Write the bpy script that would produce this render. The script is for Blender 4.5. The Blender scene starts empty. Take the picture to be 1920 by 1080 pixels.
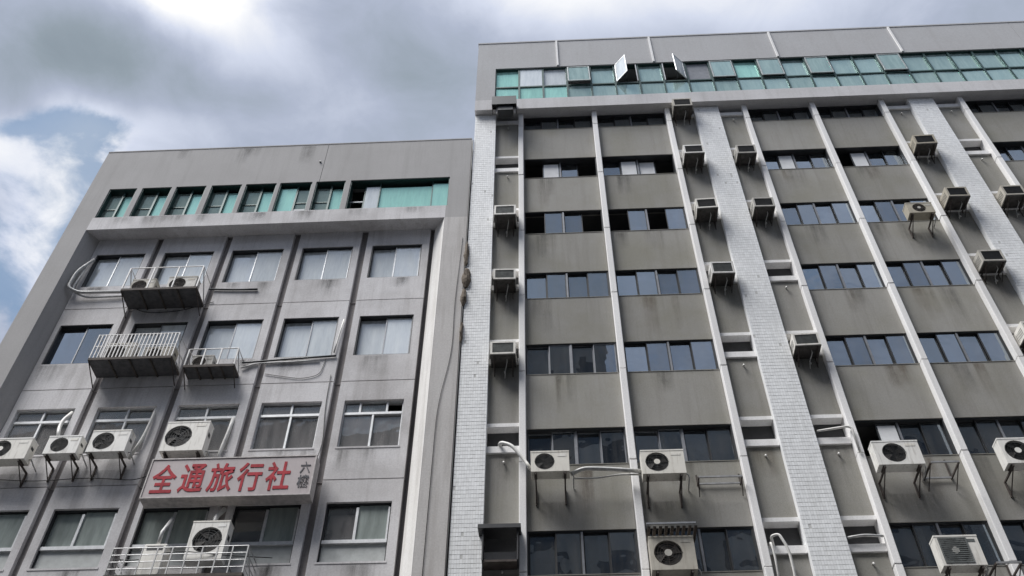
import bpy, math, random
from mathutils import Matrix, Vector
random.seed(7)
SC = bpy.context.scene
COL = SC.collection
R = math.radians

# ------------------------------------------------------------------ camera
cam_data = bpy.data.cameras.new('camera')
cam = bpy.data.objects.new('camera', cam_data)
COL.objects.link(cam)
cam_data.sensor_width = 36.0
cam_data.lens = 33.375
cam_data.clip_start = 0.1
cam_data.clip_end = 3000.0
cam.matrix_world = Matrix((
    (0.998860, 0.032572, 0.034890, 0.0),
    (0.047547, -0.743001, -0.667599, -18.0),
    (0.004178, 0.668497, -0.743703, 1.6),
    (0, 0, 0, 1)))
SC.camera = cam

# ------------------------------------------------------------------ world / sky
SUN_EL, SUN_AZ = R(62), R(-54)           # azimuth measured from -Y (street side) towards -X
sun_dir = Vector((math.sin(SUN_AZ) * math.cos(SUN_EL), -math.cos(SUN_AZ) * math.cos(SUN_EL), math.sin(SUN_EL)))
world = bpy.data.worlds.new('World')
SC.world = world
world.use_nodes = True
wn, wl = world.node_tree.nodes, world.node_tree.links
wn.clear()


def wmath(op, a, b=None, c=None, clamp=False):
    n = wn.new('ShaderNodeMath')
    n.operation = op
    n.use_clamp = clamp
    for i, v in enumerate((a, b, c)):
        if v is None:
            continue
        if isinstance(v, (int, float)):
            n.inputs[i].default_value = v
        else:
            wl.new(v, n.inputs[i])
    return n.outputs[0]


out = wn.new('ShaderNodeOutputWorld')
bg = wn.new('ShaderNodeBackground')
bg.inputs['Strength'].default_value = 0.1
wl.new(bg.outputs[0], out.inputs[0])
sky = wn.new('ShaderNodeTexSky')
sky.sky_type = 'NISHITA'
sky.sun_disc = False
sky.sun_elevation = SUN_EL
sky.sun_rotation = math.atan2(sun_dir.x, sun_dir.y)
sky.air_density = 1.0
sky.dust_density = 1.6
sky.ozone_density = 0.6
tc = wn.new('ShaderNodeTexCoord')
sep = wn.new('ShaderNodeSeparateXYZ')
wl.new(tc.outputs['Generated'], sep.inputs[0])
zc = wmath('MAXIMUM', sep.outputs[2], 0.06)
U = wmath('DIVIDE', sep.outputs[0], zc)
V = wmath('DIVIDE', sep.outputs[1], zc)
comb = wn.new('ShaderNodeCombineXYZ')
wl.new(U, comb.inputs[0])
wl.new(V, comb.inputs[1])


def wnoise(scale, detail, rough, dist, off=(0, 0, 0), stretch=(1, 1, 1)):
    mp = wn.new('ShaderNodeMapping')
    mp.inputs['Location'].default_value = off
    mp.inputs['Scale'].default_value = stretch
    wl.new(comb.outputs[0], mp.inputs[0])
    n = wn.new('ShaderNodeTexNoise')
    n.inputs['Scale'].default_value = scale
    n.inputs['Detail'].default_value = detail
    n.inputs['Roughness'].default_value = rough
    n.inputs['Distortion'].default_value = dist
    wl.new(mp.outputs[0], n.inputs['Vector'])
    return n.outputs['Fac']


nA = wnoise(5.0, 6, 0.55, 0.3, (3.1, 1.7, 0))
nB = wnoise(2.3, 4, 0.5, 0.2, (7.3, 4.1, 0))
nC = wnoise(9.0, 8, 0.6, 0.4, (1.3, 9.1, 0))
wU = wmath('ADD', U, wmath('MULTIPLY', wmath('SUBTRACT', nA, 0.5), 0.16))
wV = wmath('ADD', V, wmath('MULTIPLY', wmath('SUBTRACT', nB, 0.5), 0.16))


def blob(u0, v0, su, sv, amp, rot=0.0):
    du, dv = wmath('SUBTRACT', wU, u0), wmath('SUBTRACT', wV, v0)
    c, s = math.cos(rot), math.sin(rot)
    a = wmath('DIVIDE', wmath('ADD', wmath('MULTIPLY', du, c), wmath('MULTIPLY', dv, s)), su)
    b = wmath('DIVIDE', wmath('SUBTRACT', wmath('MULTIPLY', dv, c), wmath('MULTIPLY', du, s)), sv)
    q = wmath('ADD', wmath('MULTIPLY', a, a), wmath('MULTIPLY', b, b))
    return wmath('MULTIPLY', wmath('EXPONENT', wmath('MULTIPLY', q, -1.0)), amp)


# thickness / brightness of the cloud deck
B = wmath('ADD', 0.50, wmath('MULTIPLY', wmath('SUBTRACT', nB, 0.5), 0.55))
B = wmath('ADD', B, wmath('MULTIPLY', wmath('SUBTRACT', nC, 0.5), 0.38))
for args in ((-0.365, 0.44, 0.075, 0.055, 0.80), (-0.325, 0.52, 0.06, 0.05, 0.22),
             (-0.52, 0.515, 0.13, 0.06, -0.26), (-0.62, 0.56, 0.12, 0.05, -0.08), (-0.57, 0.67, 0.06, 0.08, 0.25), (-0.66, 0.88, 0.10, 0.12, 0.2),
             (-0.40, 0.585, 0.10, 0.035, -0.14),
             (-0.24, 0.58, 0.06, 0.06, 0.10), (0.02, 0.45, 0.12, 0.05, 0.32), (0.22, 0.47, 0.2, 0.05, 0.30),
             (-0.13, 0.51, 0.08, 0.06, -0.05),
             (-0.655, 0.715, 0.07, 0.06, 0.32), (-0.72, 0.80, 0.09, 0.05, 0.20), (-0.70, 0.645, 0.06, 0.03, 0.30),
             (-0.47, 0.63, 0.12, 0.03, 0.14)):
    B = wmath('ADD', B, blob(*args))
ramp = wn.new('ShaderNodeValToRGB')
wl.new(B, ramp.inputs[0])
cr = ramp.color_ramp
cr.elements[0].position = 0.0
cr.elements[0].color = (0.20, 0.245, 0.29, 1)
cr.elements[1].position = 1.0
cr.elements[1].color = (1.0, 1.0, 1.0, 1)
for p, col in ((0.28, (0.29, 0.345, 0.40, 1)), (0.5, (0.42, 0.47, 0.59, 1)), (0.72, (0.64, 0.69, 0.82, 1))):
    e = cr.elements.new(p)
    e.color = col
gain = wn.new('ShaderNodeVectorMath')
gain.operation = 'SCALE'
gain.inputs['Scale'].default_value = 8.0
wl.new(ramp.outputs[0], gain.inputs[0])
# cover: mostly closed, with broken gaps of blue
cov = wmath('ADD', 0.92, wmath('MULTIPLY', wmath('SUBTRACT', nA, 0.5), 1.7))
cov = wmath('ADD', cov, wmath('MULTIPLY', wmath('SUBTRACT', nC, 0.5), 1.1))
for args in ((-0.40, 0.50, 0.35, 0.13, 0.6), (0.15, 0.50, 0.5, 0.16, 0.7), (-0.66, 0.73, 0.20, 0.18, -0.45),
             (-0.57, 0.66, 0.04, 0.06, -0.45), (-0.66, 0.625, 0.10, 0.02, -0.35), (-0.62, 0.80, 0.05, 0.10, -0.5), (-0.75, 0.9, 0.10, 0.10, -0.35),
             (-0.67, 0.715, 0.07, 0.05, 0.42), (-0.74, 0.80, 0.08, 0.04, 0.30)):
    cov = wmath('ADD', cov, blob(*args))
mr = wn.new('ShaderNodeMapRange')
mr.interpolation_type = 'SMOOTHSTEP'
mr.inputs['From Min'].default_value = 0.30
mr.inputs['From Max'].default_value = 0.72
mr.inputs['To Min'].default_value = 0.22
wl.new(cov, mr.inputs['Value'])
mixs = wn.new('ShaderNodeMix')
mixs.data_type = 'RGBA'
wl.new(mr.outputs[0], mixs.inputs[0])
tint = wn.new('ShaderNodeMix')
tint.data_type = 'RGBA'
tint.blend_type = 'MULTIPLY'
tint.inputs[0].default_value = 1.0
wl.new(sky.outputs[0], tint.inputs[6])
tint.inputs[7].default_value = (0.98, 1.12, 1.08, 1)
wl.new(tint.outputs[2], mixs.inputs[6])
wl.new(gain.outputs[0], mixs.inputs[7])
wl.new(mixs.outputs[2], bg.inputs['Color'])

# ------------------------------------------------------------------ sun (veiled by cloud) and exposure
sd = bpy.data.lights.new('sun', 'SUN')
sd.energy = 4.3
sd.angle = R(30)
sd.color = (1.0, 0.985, 0.97)
sun = bpy.data.objects.new('sun', sd)
COL.objects.link(sun)
sun.rotation_euler = sun_dir.to_track_quat('Z', 'Y').to_euler()
sun.location = (0, -40, 60)
vs = SC.view_settings
vs.view_transform = 'Standard'
vs.look = 'None'
vs.exposure = 0.38
vs.gamma = 1.0
vs.use_curve_mapping = False
SC.cycles.use_denoising = True
SC.cycles.max_bounces = 8
SC.cycles.transparent_max_bounces = 12


# ------------------------------------------------------------------ materials
def newmat(name):
    m = bpy.data.materials.new(name)
    m.use_nodes = True
    nt = m.node_tree
    b = nt.nodes['Principled BSDF']
    return m, nt, b


def nz(nt, src, scale, detail=4, rough=0.55, stretch=(1, 1, 1), off=(0, 0, 0)):
    mp = nt.nodes.new('ShaderNodeMapping')
    mp.inputs['Scale'].default_value = stretch
    mp.inputs['Location'].default_value = off
    nt.links.new(src, mp.inputs[0])
    n = nt.nodes.new('ShaderNodeTexNoise')
    n.inputs['Scale'].default_value = scale
    n.inputs['Detail'].default_value = detail
    n.inputs['Roughness'].default_value = rough
    nt.links.new(mp.outputs[0], n.inputs['Vector'])
    return n.outputs['Fac']


def rng(nt, v, a, b, c, d):
    m = nt.nodes.new('ShaderNodeMapRange')
    for k, x in zip(('From Min', 'From Max', 'To Min', 'To Max'), (a, b, c, d)):
        m.inputs[k].default_value = x
    nt.links.new(v, m.inputs['Value'])
    return m.outputs[0]


def mixc(nt, f, a, b, blend='MIX'):
    m = nt.nodes.new('ShaderNodeMix')
    m.data_type = 'RGBA'
    m.blend_type = blend
    if isinstance(f, (int, float)):
        m.inputs[0].default_value = f
    else:
        nt.links.new(f, m.inputs[0])
    for i, v in ((6, a), (7, b)):
        if isinstance(v, tuple):
            m.inputs[i].default_value = (*v, 1)
        else:
            nt.links.new(v, m.inputs[i])
    return m.outputs[2]


def surface(name, base, stain, streak=0.5, blotch=0.4, speck=0.25, rough=0.85, speck_scale=40, bump=0.15, tint=None, island=0.0, objvar=0.0):
    m, nt, b = newmat(name)
    g = nt.nodes.new('ShaderNodeNewGeometry')
    P = g.outputs['Position']
    st = rng(nt, nz(nt, P, 1.0, 6, 0.6, (3.2, 3.2, 0.22)), 0.50, 0.74, 0, streak)
    st2 = rng(nt, nz(nt, P, 1.0, 5, 0.6, (9.0, 9.0, 0.5), (3, 1, 2)), 0.54, 0.75, 0, streak * 0.7)
    bl = rng(nt, nz(nt, P, 0.55, 5, 0.6), 0.42, 0.7, 0, blotch)
    sp = nz(nt, P, speck_scale, 3, 0.7)
    c = mixc(nt, st, base, stain)
    c = mixc(nt, st2, c, stain)
    c = mixc(nt, bl, c, tint or stain)
    k = rng(nt, sp, 0.3, 0.7, 1 - speck, 1 + speck)
    mul = nt.nodes.new('ShaderNodeVectorMath')
    mul.operation = 'SCALE'
    nt.links.new(c, mul.inputs[0])
    nt.links.new(k, mul.inputs['Scale'])
    res = mul.outputs[0]
    if objvar:
        oi = nt.nodes.new('ShaderNodeObjectInfo')
        m3 = nt.nodes.new('ShaderNodeVectorMath')
        m3.operation = 'SCALE'
        nt.links.new(res, m3.inputs[0])
        nt.links.new(rng(nt, oi.outputs['Random'], 0, 1, 1 - objvar, 1 + objvar), m3.inputs['Scale'])
        res = m3.outputs[0]
    if island:
        k2 = rng(nt, g.outputs['Random Per Island'], 0, 1, 1 - island, 1 + island * 0.35)
        m2 = nt.nodes.new('ShaderNodeVectorMath')
        m2.operation = 'SCALE'
        nt.links.new(res, m2.inputs[0])
        nt.links.new(k2, m2.inputs['Scale'])
        res = m2.outputs[0]
    nt.links.new(res, b.inputs['Base Color'])
    b.inputs['Roughness'].default_value = rough
    if bump:
        bp = nt.nodes.new('ShaderNodeBump')
        bp.inputs['Strength'].default_value = bump
        bp.inputs['Distance'].default_value = 0.01
        nt.links.new(sp, bp.inputs['Height'])
        nt.links.new(bp.outputs[0], b.inputs['Normal'])
    return m


def glass(name, refl, rtint, ttint, film=(0.3, 0.29, 0.27), amt=0.0, wob=0.007, rough=0.015):
    m = bpy.data.materials.new(name)
    m.use_nodes = True
    nt = m.node_tree
    nt.nodes.clear()
    o = nt.nodes.new('ShaderNodeOutputMaterial')
    mx = nt.nodes.new('ShaderNodeMixShader')
    t = nt.nodes.new('ShaderNodeBsdfTransparent')
    t.inputs[0].default_value = (*ttint, 1)
    gl = nt.nodes.new('ShaderNodeBsdfGlossy')
    gl.inputs['Color'].default_value = (*rtint, 1)
    gl.inputs['Roughness'].default_value = rough
    g = nt.nodes.new('ShaderNodeNewGeometry')
    n = nz(nt, g.outputs['Position'], 1.4, 2, 0.5)
    bp = nt.nodes.new('ShaderNodeBump')
    bp.inputs['Strength'].default_value = 1.0
    bp.inputs['Distance'].default_value = wob
    nt.links.new(n, bp.inputs['Height'])
    nt.links.new(bp.outputs[0], gl.inputs['Normal'])
    fr = nt.nodes.new('ShaderNodeFresnel')
    fr.inputs[0].default_value = 1.5
    d = nt.nodes.new('ShaderNodeMath')
    d.operation = 'MULTIPLY_ADD'
    nt.links.new(fr.outputs[0], d.inputs[0])
    d.inputs[1].default_value = 1 - refl
    oi = nt.nodes.new('ShaderNodeObjectInfo')
    nt.links.new(rng(nt, oi.outputs['Random'], 0, 1, refl * 0.6, min(0.95, refl * 1.3)), d.inputs[2])
    # film of grime; paler films also paint in reflected sky and curtains
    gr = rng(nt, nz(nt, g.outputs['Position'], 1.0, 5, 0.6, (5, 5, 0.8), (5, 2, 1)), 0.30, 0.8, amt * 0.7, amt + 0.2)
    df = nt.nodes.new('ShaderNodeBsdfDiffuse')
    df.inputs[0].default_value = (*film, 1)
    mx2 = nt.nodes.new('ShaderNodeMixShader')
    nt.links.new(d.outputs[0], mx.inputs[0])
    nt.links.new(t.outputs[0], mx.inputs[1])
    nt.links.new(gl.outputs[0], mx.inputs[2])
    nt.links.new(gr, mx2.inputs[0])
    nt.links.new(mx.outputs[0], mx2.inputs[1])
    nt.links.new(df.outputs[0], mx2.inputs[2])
    nt.links.new(mx2.outputs[0], o.inputs[0])
    return m


def plain(name, base, rough=0.6, metal=0.0, var=0.12, scale=8, aged=0.0):
    m, nt, b = newmat(name)
    g = nt.nodes.new('ShaderNodeNewGeometry')
    n = nz(nt, g.outputs['Position'], scale, 5, 0.65)
    k = rng(nt, n, 0.3, 0.7, 1 - var, 1 + var)
    mul = nt.nodes.new('ShaderNodeVectorMath')
    mul.operation = 'SCALE'
    mul.inputs[0].default_value = base
    nt.links.new(k, mul.inputs['Scale'])
    res = mul.outputs[0]
    if aged:
        oi = nt.nodes.new('ShaderNodeObjectInfo')
        res = mixc(nt, rng(nt, oi.outputs['Random'], 0, 1, 0, aged), res, (base[0] * 0.80, base[1] * 0.74, base[2] * 0.60))
        stn = rng(nt, nz(nt, g.outputs['Position'], 1.0, 5, 0.6, (14, 14, 2.0)), 0.52, 0.75, 0, 0.45)
        res = mixc(nt, stn, res, (0.20, 0.16, 0.12))
    nt.links.new(res, b.inputs['Base Color'])
    b.inputs['Roughness'].default_value = rough
    b.inputs['Metallic'].default_value = metal
    return m


M = {}
M['render_grey'] = surface('grey_render', (0.71, 0.695, 0.70), (0.32, 0.30, 0.29), 0.42, 0.55, 0.10, 0.9, 22, 0.15, objvar=0.04)
M['render_pale'] = surface('pale_render', (0.74, 0.725, 0.70), (0.36, 0.33, 0.30), 0.5, 0.25, 0.08, 0.9, 22, 0.1)
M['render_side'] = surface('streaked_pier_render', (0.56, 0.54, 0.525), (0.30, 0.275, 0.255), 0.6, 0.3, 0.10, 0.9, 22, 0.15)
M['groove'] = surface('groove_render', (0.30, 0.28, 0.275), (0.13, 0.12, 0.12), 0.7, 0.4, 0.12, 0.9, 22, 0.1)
M['pebble'] = surface('pebble_dash', (0.318, 0.308, 0.285), (0.185, 0.172, 0.148), 0.38, 0.75, 0.2, 0.92, 60, 0.35, tint=(0.255, 0.245, 0.20), objvar=0.08)
M['render_top'] = surface('parapet_render', (0.42, 0.41, 0.405), (0.28, 0.27, 0.262), 0.35, 0.3, 0.06, 0.9, 22, 0.1)
M['band'] = surface('penthouse_render', (0.45, 0.45, 0.455), (0.36, 0.35, 0.345), 0.3, 0.3, 0.08, 0.9, 22, 0.1)
M['ledge'] = surface('ledge_render', (0.60, 0.59, 0.595), (0.38, 0.37, 0.36), 0.4, 0.3, 0.08, 0.9, 22, 0.1)
M['white'] = surface('white_painted_concrete', (0.86, 0.85, 0.84), (0.55, 0.53, 0.50), 0.32, 0.15, 0.08, 0.8, 25, 0.1, objvar=0.05)
M['tile'] = surface('white_wall_tile', (0.88, 0.89, 0.895), (0.60, 0.60, 0.58), 0.3, 0.15, 0.04, 0.6, 20, 0.0, island=0.09)
M['grout'] = surface('tile_grout', (0.60, 0.60, 0.59), (0.42, 0.42, 0.40), 0.4, 0.2, 0.1, 0.95, 20, 0.0)
M['interior'] = plain('room_interior', (0.07, 0.07, 0.072), 0.9)
M['ceiling'] = plain('room_ceiling', (0.12, 0.12, 0.12), 0.9)
M['curtain'] = plain('white_blind', (0.78, 0.79, 0.80), 0.9, 0, 0.08, 3)
M['curtain_grey'] = plain('grey_curtain', (0.36, 0.36, 0.35), 0.9, 0, 0.2, 4)
M['g_blue'] = glass('blue_grey_glass', 0.36, (0.78, 0.88, 0.97), (0.28, 0.39, 0.48))
M['g_clear'] = glass('silver_glass', 0.72, (0.95, 0.99, 1.0), (0.5, 0.55, 0.56), (0.88, 0.93, 0.95), 0.72)  # pale film colour paints in a bright sky reflection
M['g_row'] = glass('clear_glass', 0.10, (0.95, 1.0, 1.0), (0.72, 0.78, 0.76), (0.46, 0.44, 0.435), 0.28)
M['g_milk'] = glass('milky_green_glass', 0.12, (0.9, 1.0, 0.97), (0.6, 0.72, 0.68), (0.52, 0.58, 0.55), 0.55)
M['g_green'] = glass('green_mirror_glass', 0.78, (0.58, 1.0, 0.88), (0.20, 0.42, 0.36), (0.54, 0.95, 0.85), 0.58)  # mint film colour stands in for a brighter sky reflection
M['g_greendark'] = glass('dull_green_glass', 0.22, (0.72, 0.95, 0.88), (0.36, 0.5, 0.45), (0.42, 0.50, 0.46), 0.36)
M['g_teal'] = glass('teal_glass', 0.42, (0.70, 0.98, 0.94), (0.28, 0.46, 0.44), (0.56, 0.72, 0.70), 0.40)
M['frost'] = plain('frosted_panel', (0.45, 0.47, 0.46), 0.5, 0, 0.15, 5)
M['alu_dark'] = plain('dark_bronze_frame', (0.045, 0.047, 0.05), 0.5, 0.3)
M['alu_green'] = plain('dark_green_frame', (0.03, 0.07, 0.065), 0.5, 0.2)
M['alu'] = plain('aluminium_frame', (0.62, 0.63, 0.64), 0.45, 0.3, 0.15)
M['alu_mid'] = plain('tarnished_frame', (0.42, 0.45, 0.45), 0.5, 0.3, 0.2)
M['alu_grey'] = plain('grey_frame', (0.24, 0.25, 0.27), 0.5, 0.3, 0.15)
M['ac_white'] = plain('cream_white_casing', (0.84, 0.83, 0.80), 0.5, 0, 0.08, 5, aged=0.45)
M['ac_grey'] = plain('weathered_casing', (0.52, 0.505, 0.47), 0.6, 0, 0.2, 5, aged=1.0)
M['ac_dark'] = plain('dark_grille', (0.035, 0.036, 0.037), 0.6, 0.2, 0.3)
M['ac_fin'] = plain('grey_condenser_fins', (0.16, 0.17, 0.165), 0.6, 0.4, 0.3)
M['pan'] = plain('base_pan_metal', (0.09, 0.085, 0.08), 0.7, 0.4, 0.4)
M['steel'] = plain('galvanised_steel', (0.36, 0.36, 0.36), 0.5, 0.6, 0.25)
M['steel_white'] = plain('white_painted_steel', (0.62, 0.61, 0.60), 0.6, 0.1, 0.3)
M['steel_dark'] = plain('rusty_dark_steel', (0.075, 0.062, 0.055), 0.8, 0.3, 0.4)
M['plate'] = plain('checker_plate', (0.085, 0.085, 0.09), 0.7, 0.3, 0.4)
M['pvc'] = plain('white_pvc', (0.66, 0.65, 0.62), 0.5, 0, 0.15)
M['lag'] = plain('taped_lagging', (0.50, 0.50, 0.49), 0.5, 0.1, 0.25)
M['rubber'] = plain('black_cable', (0.03, 0.03, 0.03), 0.6, 0, 0.2)
M['foam'] = plain('brown_foam', (0.13, 0.105, 0.08), 0.95, 0, 0.5, 18)
M['sign'] = surface('sign_face', (0.43, 0.375, 0.378), (0.27, 0.235, 0.235), 0.5, 0.35, 0.04, 0.5, 20, 0.0)
M['sign_edge'] = plain('sign_edge', (0.42, 0.39, 0.38), 0.6, 0.1, 0.3)
M['red'] = plain('faded_red_paint', (0.40, 0.04, 0.052), 0.9, 0, 0.35, 5)
M['ink'] = plain('black_paint', (0.03, 0.03, 0.045), 0.6, 0, 0.2)
M['asphalt'] = plain('asphalt', (0.05, 0.05, 0.052), 0.9, 0, 0.3, 3)
M['paving'] = plain('paving', (0.15, 0.145, 0.14), 0.9, 0, 0.2, 3)
M['ground'] = plain('city_ground', (0.08, 0.08, 0.078), 0.95, 0, 0.3, 0.4)
M['paintline'] = plain('road_paint', (0.7, 0.7, 0.68), 0.7, 0, 0.2)
M['opp_wall'] = surface('opposite_wall', (0.27, 0.27, 0.265), (0.18, 0.18, 0.175), 0.5, 0.4, 0.1, 0.9, 10, 0.0)
M['opp_glass'] = plain('opposite_glazing', (0.03, 0.045, 0.06), 0.15, 0, 0.3, 0.6)


# ------------------------------------------------------------------ mesh helpers
class MB:
    def __init__(s):
        s.v, s.f = [], []

    def add(s, vs_, fs):
        n = len(s.v)
        s.v += [tuple(v) for v in vs_]
        s.f += [tuple(i + n for i in f) for f in fs]
        return s

    def box(s, x0, x1, y0, y1, z0, z1):
        return s.add([(x0, y0, z0), (x1, y0, z0), (x1, y1, z0), (x0, y1, z0), (x0, y0, z1), (x1, y0, z1), (x1, y1, z1), (x0, y1, z1)],
                     [(0, 3, 2, 1), (4, 5, 6, 7), (0, 1, 5, 4), (1, 2, 6, 5), (2, 3, 7, 6), (3, 0, 4, 7)])

    def cbox(s, x0, x1, y0, y1, z0, z1, c=0.015):
        """box with its four edges that run along Y chamfered and a chamfered front"""
        def ring(y, e):
            a, b, p, q = x0 + e, x1 - e, z0 + e, z1 - e
            return [(a + c, y, p), (b - c, y, p), (b, y, p + c), (b, y, q - c), (b - c, y, q), (a + c, y, q), (a, y, q - c), (a, y, p + c)]
        r0, r1, r2 = ring(y0, c), ring(y0 + c, 0), ring(y1, 0)
        fs = [tuple(range(8)), tuple(reversed(range(16, 24)))]
        for k in (0, 8):
            for i in range(8):
                j = (i + 1) % 8
                fs.append((k + j, k + i, k + 8 + i, k + 8 + j))
        return s.add(r0 + r1 + r2, fs)

    def prism(s, poly, z0, z1):
        n = len(poly)
        vs_ = [(x, y, z0) for x, y in poly] + [(x, y, z1) for x, y in poly]
        fs = [tuple(reversed(range(n))), tuple(range(n, 2 * n))]
        fs += [(i, (i + 1) % n, n + (i + 1) % n, n + i) for i in range(n)]
        return s.add(vs_, fs)

    def tube(s, pts, r, n=8, closed=False):
        pts = [Vector(p) for p in pts]
        rings, up = [], None
        L = len(pts)
        for i, p in enumerate(pts):
            if closed:
                t = pts[(i + 1) % L] - pts[i - 1]
            else:
                t = pts[min(i + 1, L - 1)] - pts[max(i - 1, 0)]
            t.normalize()
            a = t.orthogonal().normalized() if up is None else (up - t * up.dot(t)).normalized()
            up = a
            b = t.cross(a)
            rings.append([p + a * (r * math.cos(2 * math.pi * k / n)) + b * (r * math.sin(2 * math.pi * k / n)) for k in range(n)])
        vs_ = [v for rg in rings for v in rg]
        fs = []
        for i in range(L if closed else L - 1):
            j = (i + 1) % L
            for k in range(n):
                fs.append((i * n + k, i * n + (k + 1) % n, j * n + (k + 1) % n, j * n + k))
        if not closed:
            fs += [tuple(reversed(range(n))), tuple(range((L - 1) * n, L * n))]
        return s.add(vs_, fs)

    def disc_y(s, cx, y, cz, r, n=28):
        return s.add([(cx + r * math.cos(2 * math.pi * k / n), y, cz + r * math.sin(2 * math.pi * k / n)) for k in range(n)], [tuple(range(n))])

    def ring_y(s, cx, y, cz, r, w, n=28, d=0.008):
        pts = []
        for rr, yy in ((r - w, y), (r + w, y), (r + w, y + d), (r - w, y + d)):
            pts += [(cx + rr * math.cos(2 * math.pi * k / n), yy, cz + rr * math.sin(2 * math.pi * k / n)) for k in range(n)]
        fs = []
        for q in range(4):
            for k in range(n):
                fs.append((q * n + k, q * n + (k + 1) % n, ((q + 1) % 4) * n + (k + 1) % n, ((q + 1) % 4) * n + k))
        return s.add(pts, fs)

    def plate_hole(s, x0, x1, z0, z1, y, cx, cz, r, depth, n=32):
        """front plate in the XZ plane with a round hole and the hole's collar"""
        inner, outer = [], []
        for k in range(n):
            a = 2 * math.pi * (k + 0.5) / n
            ca, sa = math.cos(a), math.sin(a)
            inner.append((cx + r * ca, y, cz + r * sa))
            tx = ((x1 - cx) / ca) if ca > 1e-9 else (((x0 - cx) / ca) if ca < -1e-9 else 1e9)
            tz = ((z1 - cz) / sa) if sa > 1e-9 else (((z0 - cz) / sa) if sa < -1e-9 else 1e9)
            t = min(tx, tz)
            outer.append([cx + t * ca, y, cz + t * sa])
        for qx, qz in ((x0, z0), (x1, z0), (x1, z1), (x0, z1)):
            k = min(range(n), key=lambda i: (outer[i][0] - qx) ** 2 + (outer[i][2] - qz) ** 2)
            outer[k] = [qx, y, qz]
        deep = [(p[0], y + depth, p[2]) for p in inner]
        fs = [(k, (k + 1) % n, n + (k + 1) % n, n + k) for k in range(n)]
        fs += [(k, (k + 1) % n, 2 * n + (k + 1) % n, 2 * n + k) for k in range(n)]
        return s.add(inner + [tuple(o) for o in outer] + deep, fs)

    def holed(s, x0, x1, z0, z1, a0, a1, c0, c1, yf, yb):
        """slab in XZ with a rectangular opening, real thickness"""
        s.box(x0, a0, yf, yb, z0, z1)
        s.box(a1, x1, yf, yb, z0, z1)
        s.box(a0, a1, yf, yb, z0, c0)
        s.box(a0, a1, yf, yb, c1, z1)
        return s

    def frame(s, x0, x1, z0, z1, w, yf, yb):
        return s.holed(x0, x1, z0, z1, x0 + w, x1 - w, z0 + w, z1 - w, yf, yb)

    def build(s, name, mat, parent=None, label=None, kind=None, smooth=False, rot=None, pivot=None):
        base = Vector(parent['_b']) if parent is not None else Vector((0, 0, 0))
        vs_ = [Vector(v) for v in s.v]
        if rot is not None:
            pv = Vector(pivot)
            vs_ = [rot @ (v - pv) + pv for v in vs_]
        me = bpy.data.meshes.new(name)
        me.from_pydata([v - base for v in vs_], [], s.f)
        me.materials.append(M[mat])
        if smooth:
            me.polygons.foreach_set('use_smooth', [True] * len(me.polygons))
        me.update()
        o = bpy.data.objects.new(name, me)
        COL.objects.link(o)
        if parent is not None:
            o.parent = parent
        o['_b'] = tuple(base)
        if label:
            o['label'] = label
        if kind:
            o['kind'] = kind
        return o


def thing(name, label, cat, loc, group=None):
    o = bpy.data.objects.new(name, None)
    o.empty_display_size = 0.3
    COL.objects.link(o)
    o.location = loc
    o['_b'] = tuple(loc)
    o['label'] = label
    o['category'] = cat
    if group:
        o['group'] = group
    return o


def tag(o, label, cat, group=None):
    o['label'] = label
    o['category'] = cat
    if group:
        o['group'] = group
    return o


def box(name, mat, parent, *a, **k):
    return MB().box(*a).build(name, mat, parent, **k)


def pane(parent, mat, x0, x1, y, z0, z1, tilt=0.5):
    """one glass pane, hung a touch out of true"""
    rot = Matrix.Rotation(R(random.uniform(-tilt, tilt)), 3, 'X') @ Matrix.Rotation(R(random.uniform(-tilt, tilt)), 3, 'Z')
    return box('pane', mat, parent, x0, x1, y, y + 0.006, z0, z1, rot=rot, pivot=((x0 + x1) / 2, y, (z0 + z1) / 2))


# ================================================================== setting
def slab(name, mat, x0, x1, y0, y1, z0, z1):
    o = box(name, mat, None, x0, x1, y0, y1, z0, z1)
    o['kind'] = 'structure'
    return o


slab('ground', 'ground', -700, 700, -700, 700, -0.5, -0.02)
slab('road', 'asphalt', -120, 120, -20.5, -3.2, -0.3, 0.0)
slab('pavement', 'paving', -120, 120, -3.2, -0.02, -0.3, 0.13)
slab('pavement', 'paving', -120, 120, -24.0, -20.5, -0.3, 0.13)
for i in range(12):
    o = box('lane_marking', 'paintline', None, -60 + i * 10, -56 + i * 10, -11.9, -11.75, 0.004, 0.006)
    o['kind'] = 'structure'

# ================================================================== left building
LB = thing('grey_office_building', 'grey rendered office block with five window columns and a green-glazed top storey', 'building', (-8.7, 0, 0))
ZTOP = 29.42
# core, floor slabs and party walls behind the facade
box('rear_block', 'interior', LB, -15.05, -2.42, 1.7, 14, 0, 29.0)
for z in (9.0, 12.25, 15.42, 18.62, 21.79, 25.0, 27.55):
    box('floor_slab', 'ceiling', LB, -15.0, -2.45, 0.72, 1.698, z - 0.10, z + 0.12)
box('roof', 'render_grey', LB, -15.05, -2.42, 0.5, 14, 29.0, 29.2)
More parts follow.
